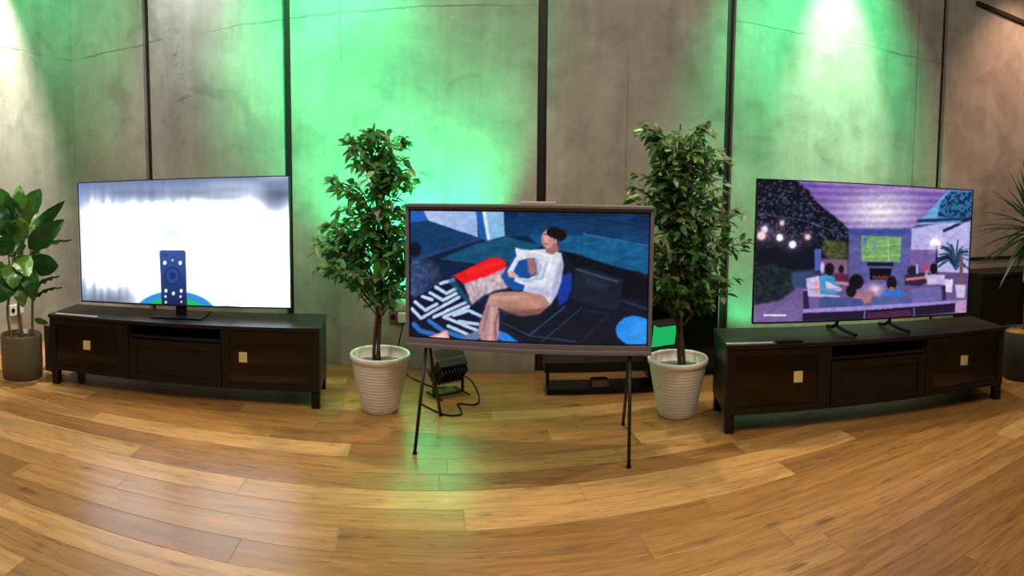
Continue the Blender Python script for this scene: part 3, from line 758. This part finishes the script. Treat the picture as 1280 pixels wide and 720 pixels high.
def socket(loc, rz, label, frame_m):
    t = thing('wall_socket', label, 'socket', loc, rz)
    bm = bmesh.new(); box(bm, -.075, .045, -.012, 0, -.045, .045, .003); link('plate', bm, frame_m, t)
    bm = bmesh.new(); box(bm, -.005, .05, -.045, -.012, -.03, .04, .006); link('plug', bm, M_socket, t)
    bm = bmesh.new(); tube(bm, [(-.045, -.014, 0), (-.045, -.010, 0)], .02, 16); link('outlet', bm, M_black, t)
socket((-.80, YB, .375), 0, 'brown wall socket with a white plug, beside the left ficus', M_brown)
socket((XL, 3.26, .34), -PI/2+PI, 'white wall socket with a plug, behind the broad-leaved fig', M_socket)

# ------------------------------------------------------------------ potted trees
def white_pot(t, r0, r1, h, ribs=16):
    prof = [(0, 0), (r0-.006, 0), (r0, .006)]
    for i in range(ribs*3):
        f = (i+.5)/(ribs*3); z = .008+(h-.045)*f
        r = r0+(r1-r0)*(f**.8)+.0016*math.cos(f*ribs*2*PI)
        prof.append((r, z))
    prof += [(r1+.004, h-.034), (r1+.010, h-.028), (r1+.012, h-.008), (r1+.008, h), (r1-.002, h), (r1-.006, h-.01), (r1-.012, h-.08), (0, h-.08)]
    bm = bmesh.new(); lathe(bm, prof, 56); link('pot', bm, M_white_pot, t, smooth=True)
    bm = bmesh.new(); lathe(bm, [(0, h-.062), (r1*.5, h-.06), (r1-.012, h-.066), (r1-.012, h-.079)], 32)
    for v in bm.verts: v.co.z += .006*mnoise.noise(v.co*40)
    link('pebble_filling', bm, M_pebble, t, smooth=True)

def add_leaf(bm, p, d, n, L, W, droop=.15, cup=.12, segs=4):
    d = d.normalized(); s = d.cross(n)
    if s.length < 1e-4: s = d.orthogonal()
    s.normalize(); n = s.cross(d).normalized()
    prev = None
    for i in range(segs+1):
        f = i/segs; w = W*.5*math.sin(PI*min(1, f**.85))**.8 if 0 < f < 1 else 0
        c = p+d*(L*f)-Vector((0, 0, 1))*droop*L*f*f
        if w == 0: row = [bm.verts.new(c)]
        else: row = [bm.verts.new(c+s*w+n*cup*w), bm.verts.new(c), bm.verts.new(c-s*w+n*cup*w)]
        if prev:
            if len(prev) == 1 and len(row) == 3:
                bm.faces.new((prev[0], row[1], row[0])); bm.faces.new((prev[0], row[2], row[1]))
            elif len(prev) == 3 and len(row) == 3:
                bm.faces.new((prev[0], prev[1], row[1], row[0])); bm.faces.new((prev[1], prev[2], row[2], row[1]))
            elif len(prev) == 3:
                bm.faces.new((prev[0], prev[1], row[0])); bm.faces.new((prev[1], prev[2], row[0]))
        prev = row

def ficus(loc, label, blobs, n_br, lf, seed, m, pot_r=(.105, .165), pot_h=.335, hgt=1.55):
    rs = random.Random(seed)
    t = thing('potted_ficus_tree', label, 'potted tree', loc, 0, 'ficus trees in white pots')
    white_pot(t, pot_r[0], pot_r[1], pot_h)
    stems = []
    for k in range(3):
        a0 = k*2*PI/3+seed
        pts = []
        for i in range(15):
            f = i/14; z = pot_h-.07+f*(hgt-.30-k*.12)
            r = .018*(1-f*.5)+.05*max(0, f-.45)
            pts.append(Vector((r*math.cos(a0+f*5.2)+.02*math.sin(f*4+seed)-.02*f, r*math.sin(a0+f*5.2), z)))
        stems.append(pts)
    bm = bmesh.new()
    for pts in stems: tube(bm, pts, [.011*(1-.55*i/14) for i in range(15)], 8)
    leaves = bmesh.new()
    for _ in range(n_br):
        b = rs.choices(blobs, [q[4] for q in blobs])[0]
        while True:
            v = Vector((rs.uniform(-1, 1), rs.uniform(-1, 1), rs.uniform(-1, 1)))
            if v.length <= 1: break
        tip = Vector((b[0]*1.18+v.x*b[2]*1.1, v.y*min(.24, b[2]*1.2+.05), b[1]+.04+v.z*b[3]))
        st = rs.choice(stems)
        cand = [q for q in st if q.z < tip.z-.04 and q.z > pot_h+.16] or [st[5]]
        root = min(cand, key=lambda q: abs(q.z-(tip.z-.16-.3*math.hypot(tip.x, tip.y))))
        mid = root.lerp(tip, .55)+Vector((0, 0, .05+rs.uniform(-.02, .03)))
        br = spline([root, mid, tip], 5)
        tube(bm, br, [.0035*(1-.7*i/(len(br)-1)) for i in range(len(br))], 4, False)
        out = (tip-root); out.z *= .3
        for j in range(lf):
            f = rs.uniform(.35, 1.0); q = br[min(len(br)-1, int(f*(len(br)-1)))]
            q = q+Vector((rs.gauss(0, .012), rs.gauss(0, .012), rs.gauss(0, .010)))
            d = out.normalized()*.5+Vector((rs.gauss(0, .6), rs.gauss(0, .6), rs.gauss(-.25, .42)))
            nn = Vector((rs.gauss(0, .5), rs.gauss(-.35, .5), 1))
            L = rs.uniform(.052, .082)
            add_leaf(leaves, q, d, nn, L, L*rs.uniform(.40, .52), rs.uniform(.05, .35), .18, 4)
    link('trunk', bm, M_bark, t, smooth=True)
    link('foliage', leaves, m, t)
    return t

# blobs: x, z of the clump's middle, half width, half height, weight
ficus((-.765, 3.285, 0), 'bushy ficus tree in a white ribbed pot between the left console and the middle television',
      [(-.06, 1.58, .10, .08, .9), (.06, 1.50, .13, .12, 1.3), (-.02, 1.36, .16, .12, 1.6), (.13, 1.32, .10, .11, 1.), (-.20, 1.28, .09, .06, .7), (-.14, 1.52, .07, .07, .5),
       (-.10, 1.14, .16, .10, 1.6), (.10, 1.10, .14, .12, 1.4), (-.27, 1.02, .10, .06, .8), (-.12, .93, .19, .11, 1.7), (.10, .90, .15, .13, 1.6), (-.12, .78, .15, .06, .8), (.15, .74, .08, .07, .7), (-.30, .90, .07, .05, .5), (-.22, .80, .12, .05, .9), (.0, .66, .16, .06, .8), (.20, .98, .07, .12, .7), (-.28, 1.0, .08, .06, .5)],
      215, 9, 5, M_ficus)
ficus((.945, 3.215, 0), 'bushy ficus tree in a white ribbed pot between the middle television and the right console',
      [(-.17, 1.60, .07, .05, .7), (.06, 1.60, .10, .08, 1.1), (-.04, 1.50, .16, .10, 1.6), (.14, 1.45, .10, .10, 1.), (-.08, 1.34, .17, .12, 1.7), (.10, 1.30, .15, .12, 1.6), (-.20, 1.24, .08, .09, .8),
       (.02, 1.15, .22, .11, 2.), (.25, 1.12, .10, .07, .8), (-.12, .98, .14, .12, 1.4), (.12, .96, .17, .12, 1.8), (.29, .98, .07, .08, .6), (-.05, .82, .19, .09, 1.5), (.16, .80, .14, .10, 1.2), (0, .68, .12, .06, .7), (-.2, .75, .10, .08, .7), (.22, .72, .08, .07, .6)],
      235, 9, 8, M_ficus2)

# ------------------------------------------------------------------ broad-leaved fig on the left
def big_leaf(bm, base, tip, side, W, droop, segs=9):
    base, tip = Vector(base), Vector(tip); d = tip-base; L = d.length; d.normalize()
    s = Vector(side)-d*Vector(side).dot(d); s.normalize(); n = s.cross(d).normalized()
    if n.z < 0: n = -n
    rows = []
    for i in range(segs+1):
        f = i/segs
        w = W*.5*(math.sin(PI*f**.75)**.7) if 0 < f < 1 else .003
        w *= 1+.05*math.sin(f*23)
        c = base.lerp(tip, f)+n*droop*math.sin(PI*f)*L
        rows.append([bm.verts.new(c+s*w*k+n*(abs(k)*.22*w+.012*math.sin(f*30+k*2)*abs(k))) for k in (-1, -.5, 0, .5, 1)])
    for a, b in zip(rows, rows[1:]):
        for k in range(4): bm.faces.new((a[k], a[k+1], b[k+1], b[k]))

FX, FY = -3.14, 2.78
t = thing('potted_fiddle_leaf_fig', 'broad-leaved fig in a round olive-grey pot at the left edge beside the left console', 'potted plant', (FX, FY, 0))
bm = bmesh.new(); lathe(bm, [(0, 0), (.135, 0), (.145, .01), (.150, .10), (.150, .305), (.148, .31), (.138, .31), (.136, .27), (0, .27)], 56); link('pot', bm, M_olive_pot, t, smooth=True)
bm = bmesh.new(); lathe(bm, [(0, .290), (.06, .294), (.135, .282), (.136, .271)], 32)
for v in bm.verts: v.co.z += .008*mnoise.noise(v.co*50)
link('soil', bm, M_soil, t, smooth=True)
# r = direction to the right as seen from the room's middle, c = towards the room's middle
r_ = Vector((.66, .75, 0)); c_ = Vector((.75, -.66, 0))
P = lambda a, z, q=0.: r_*(a*1.16 if a > .12 else a)+c_*q+Vector((0, 0, z))
bm = bmesh.new()
tube(bm, spline([P(.015, .28), P(-.01, .45), P(.0, .62), P(.03, .86), P(.02, 1.10), P(.05, 1.25)], 5), [.011]*10+[.008]*10+[.005]*6, 8)
tube(bm, spline([P(.08, .28), P(.09, .50), P(.10, .72), P(.09, .95)], 5), [.009]*8+[.006]*8, 8)
tube(bm, spline([P(-.07, .28, .04), P(-.09, .48, .04), P(-.06, .7, .03), P(-.08, 1.1, .02), P(-.1, 1.25, 0)], 5), [.010]*12+[.006]*9, 8)
link('stem', bm, M_bark2, t, smooth=True)
bm = bmesh.new()
up = Vector((0, 0, 1))
LV = [ # base (a, z, q), tip (a, z, q), width, side vector
 ((.05, 1.12, 0), (.15, 1.34, .10), .15, r_), ((.06, 1.06, 0), (.02, 1.33, .14), .14, r_), ((.07, 1.0, 0), (.30, 1.25, .02), .10, up),
 ((.08, .92, 0), (.29, 1.12, .08), .15, up), ((.07, .86, 0), (.33, .97, .05), .055, up+c_), ((.08, .80, .02), (.24, .80, .12), .16, up),
 ((.09, .62, 0), (.25, .72, .06), .05, up+c_), ((.09, .55, 0), (.26, .64, .08), .04, up+c_), ((.06, .80, .04), (.10, .56, .12), .13, r_),
 ((.0, 1.10, .03), (-.06, 1.30, .12), .13, r_), ((-.06, 1.2, .03), (-.12, 1.36, .08), .12, r_), ((-.08, 1.1, .03), (-.18, 1.25, .10), .15, up),
 ((-.05, 1.0, .05), (-.10, 1.14, .16), .16, r_), ((0, .95, .03), (.03, 1.15, .17), .15, r_), ((-.03, .9, .05), (-.15, 1.0, .14), .16, up+r_),
 ((.0, .88, .05), (.07, .74, .18), .15, r_), ((-.04, .82, .05), (-.04, .66, .17), .16, r_), ((-.08, .8, .03), (-.2, .74, .10), .15, up),
 ((-.05, .72, .05), (-.14, .56, .12), .15, r_), ((0, .70, .04), (.02, .52, .12), .12, r_), ((.02, .98, -.03), (.12, 1.2, -.14), .15, r_),
 ((-.05, .95, -.03), (-.12, 1.1, -.16), .15, r_), ((.06, .8, -.03), (.14, .9, -.18), .14, up), ((-.02, .75, -.03), (-.08, .62, -.18), .15, r_),
 ((-.09, .66, .03), (-.22, .58, .06), .12, up), ((.10, .42, .05), (.17, .385, .05), .045, up), ((.02, 1.18, 0), (.03, 1.38, -.03), .10, r_),
 ((.04, .90, .05), (-.02, .92, .20), .15, up+r_)]
for b, e, W, sd in LV:
    big_leaf(bm, P(*b), P(*e), sd, W, random.uniform(.06, .16))
link('foliage', bm, M_fig, t, smooth=True)

# small dark box behind that pot
bm = bmesh.new(); box(bm, -.05, .05, -.05, .05, 0, .34, .004)
tag(link('dark_box', bm, mat('dark_brown_board', (.035, .018, .012), .5), loc=(-3.06, 3.03, 0)), 'narrow dark brown box on the floor between the olive-grey pot and the left console', 'box')

# ------------------------------------------------------------------ palm on the right
PX, PY = 3.385, 2.815
t = thing('potted_palm', 'spiky-leaved palm in a dark grey pot at the right edge beside the right console', 'potted plant', (PX, PY, 0))
bm = bmesh.new(); lathe(bm, [(0, 0), (.13, 0), (.145, .012), (.170, .18), (.178, .355), (.174, .36), (.162, .36), (.158, .32), (0, .32)], 56); link('pot', bm, M_dark_pot, t, smooth=True)
bm = bmesh.new(); lathe(bm, [(0, .352), (.08, .348), (.156, .336), (.158, .321)], 32)
for v in bm.verts: v.co.z += .012*mnoise.noise(v.co*50)
link('wood_chips', bm, M_chips, t, smooth=True)
bm = bmesh.new(); tube(bm, spline([(.02, 0, .34), (.03, .01, .6), (.02, .0, .85), (.03, 0, 1.21)], 5), .02, 10); link('trunk', bm, M_bark, t, smooth=True)
bm = bmesh.new(); rs = random.Random(3)
for k in range(95):
    f = k/95; el = math.radians(88-f*115+rs.uniform(-10, 10)); az = k*2.39996+rs.uniform(-.2, .2)
    L = rs.uniform(.38, .50); base = Vector((.03, 0, 1.22-.18*f))
    d = Vector((math.cos(az)*math.cos(el), math.sin(az)*math.cos(el), math.sin(el)))
    s = Vector((-math.sin(az), math.cos(az), 0)); prev = None
    for i in range(8):
        g = i/7; w = .015*(math.sin(PI*(.18+.82*g))**.7 if g < 1 else 0)+.0006
        c = base+d*L*g-Vector((0, 0, 1))*L*.28*g*g*max(.15, math.cos(el))
        row = [bm.verts.new(c-s*w+up*w*.4), bm.verts.new(c), bm.verts.new(c+s*w+up*w*.4)]
        if prev:
            for j in range(2): bm.faces.new((prev[j], prev[j+1], row[j+1], row[j]))
        prev = row
link('foliage', bm, M_palm, t, smooth=True)

# ------------------------------------------------------------------ lights
def spot(name, loc, to, energy, col, angle, blend=.5, r=.03):
    l = bpy.data.lights.new(name, 'SPOT'); l.energy = energy; l.color = col; l.spot_size = math.radians(angle)
    l.spot_blend = blend; l.shadow_soft_size = r
    o = bpy.data.objects.new(name, l); C.objects.link(o); o.location = loc
    o.rotation_euler = (Vector(to)-Vector(loc)).to_track_quat('-Z', 'Y').to_euler(); return o
def area(name, loc, to, energy, col, sx, sy):
    l = bpy.data.lights.new(name, 'AREA'); l.shape = 'RECTANGLE'; l.size = sx; l.size_y = sy; l.energy = energy; l.color = col
    o = bpy.data.objects.new(name, l); C.objects.link(o); o.location = loc
    o.rotation_euler = (Vector(to)-Vector(loc)).to_track_quat('-Z', 'Y').to_euler(); return o
WARM = (1., .80, .60); GREEN = (.022, 1., .37); COOL = (.95, .97, 1.)
area('ambient_fill', (0, .2, 4.1), (0, .6, 0), 58, WARM, 5, 2.5)  # added warm fill for the general ambient light, not a fixture
area('wall_fill', (0, 1.6, 4.15), (0, 4.06, 1.2), 80, (1., .92, .80), 7, .5)  # added fill that brightens the concrete, no fixture behind it
spot('green_flood', (-.46, 3.69, .24), (-.46-.24, 3.69+.30, .24+.98), 850, GREEN, 82, .8, .06)
spot('green_flood_right', (1.62, 3.86, .22), (1.62+.25, 3.86+.20, .22+.9), 9, GREEN, 110, .6, .06)
spot('green_ceiling_spot', (-1.25, 2.7, 4.1), (-1.38, 4.06, 2.5), 850, GREEN, 50, 1., .05)
spot('green_ceiling_spot_right', (2.3, 2.7, 4.1), (2.3, 4.06, 2.3), 820, GREEN, 58, 1., .05)
spot('green_ceiling_spot_left', (-2.6, 3.0, 4.1), (-3.73, 3.85, 2.7), 190, GREEN, 60, 1., .05)
spot('wall_spot_right', (2.36, 3.45, 4.05), (2.45, 4.06, 2.0), 700, (1., .95, .86), 32, .9)
spot('wall_spot_left', (-3.12, 2.95, 4.05), (-3.73, 2.98, 1.7), 1500, (1., .96, .88), 46, .9)
spot('wall_spot_mid', (-2.45, 3.5, 4.05), (-2.4, 4.06, 2.7), 280, (.80, .90, 1.), 46, .9)
spot('wall_spot_far', (4.6, 3.2, 4.05), (4.6, 4.06, 1.6), 290, (1., .56, .40), 70, .9)
for i, (x, y) in enumerate(((-2.2, 3.75), (.1, 3.8), (2.1, 3.75))):
    spot('down_spot_%d' % i, (x, y, 4.05), (x, 1.9, 0), 285, WARM, 70, .6, .04)
for i, (x, y, tx) in enumerate(((-1.8, .6, -2.0), (1.5, .4, .4), (3.2, .6, 2.4))):
    spot('front_spot_%d' % i, (x, y, 4.05), (tx, 3.0, .6), 125, WARM, 60, .8, .05)

w = bpy.data.worlds.new('World'); sc.world = w; w.use_nodes = True
w.node_tree.nodes['Background'].inputs[0].default_value = (.02, .018, .016, 1)
w.node_tree.nodes['Background'].inputs[1].default_value = 1.

# ------------------------------------------------------------------ camera: a stitched (cylindrical) panorama
F, CX, CY, PITCH, ROLL, H = 735.15, 641.9, 283.0, .0620, -.00846, 1.2816
cam = bpy.data.cameras.new('Camera'); co = bpy.data.objects.new('Camera', cam); C.objects.link(co)
cr, sr, cp, sp = math.cos(ROLL), math.sin(ROLL), math.cos(PITCH), math.sin(PITCH)
right = Vector((cr, -sp*-(-sr) if False else -sp*sr, -cp*sr)); upv = Vector((sr, sp*cr, cp*cr)); fwd = Vector((0, cp, -sp))
R = Matrix((right, upv, -fwd)).transposed().to_4x4()
co.matrix_world = Matrix.Translation((0, 0, H)) @ R
cam.type = 'PANO'; cam.panorama_type = 'CENTRAL_CYLINDRICAL'
cam.central_cylindrical_range_u_min = (0-CX)/F; cam.central_cylindrical_range_u_max = (1280-CX)/F
cam.central_cylindrical_range_v_min = (CY-720)/F; cam.central_cylindrical_range_v_max = CY/F
cam.central_cylindrical_radius = 1.
cam.clip_start = .05
sc.camera = co
sc.view_settings.view_transform = 'Standard'; sc.view_settings.look = 'None'
sc.view_settings.gamma = 1; sc.view_settings.use_curve_mapping = False
sc.view_settings.exposure = 0.
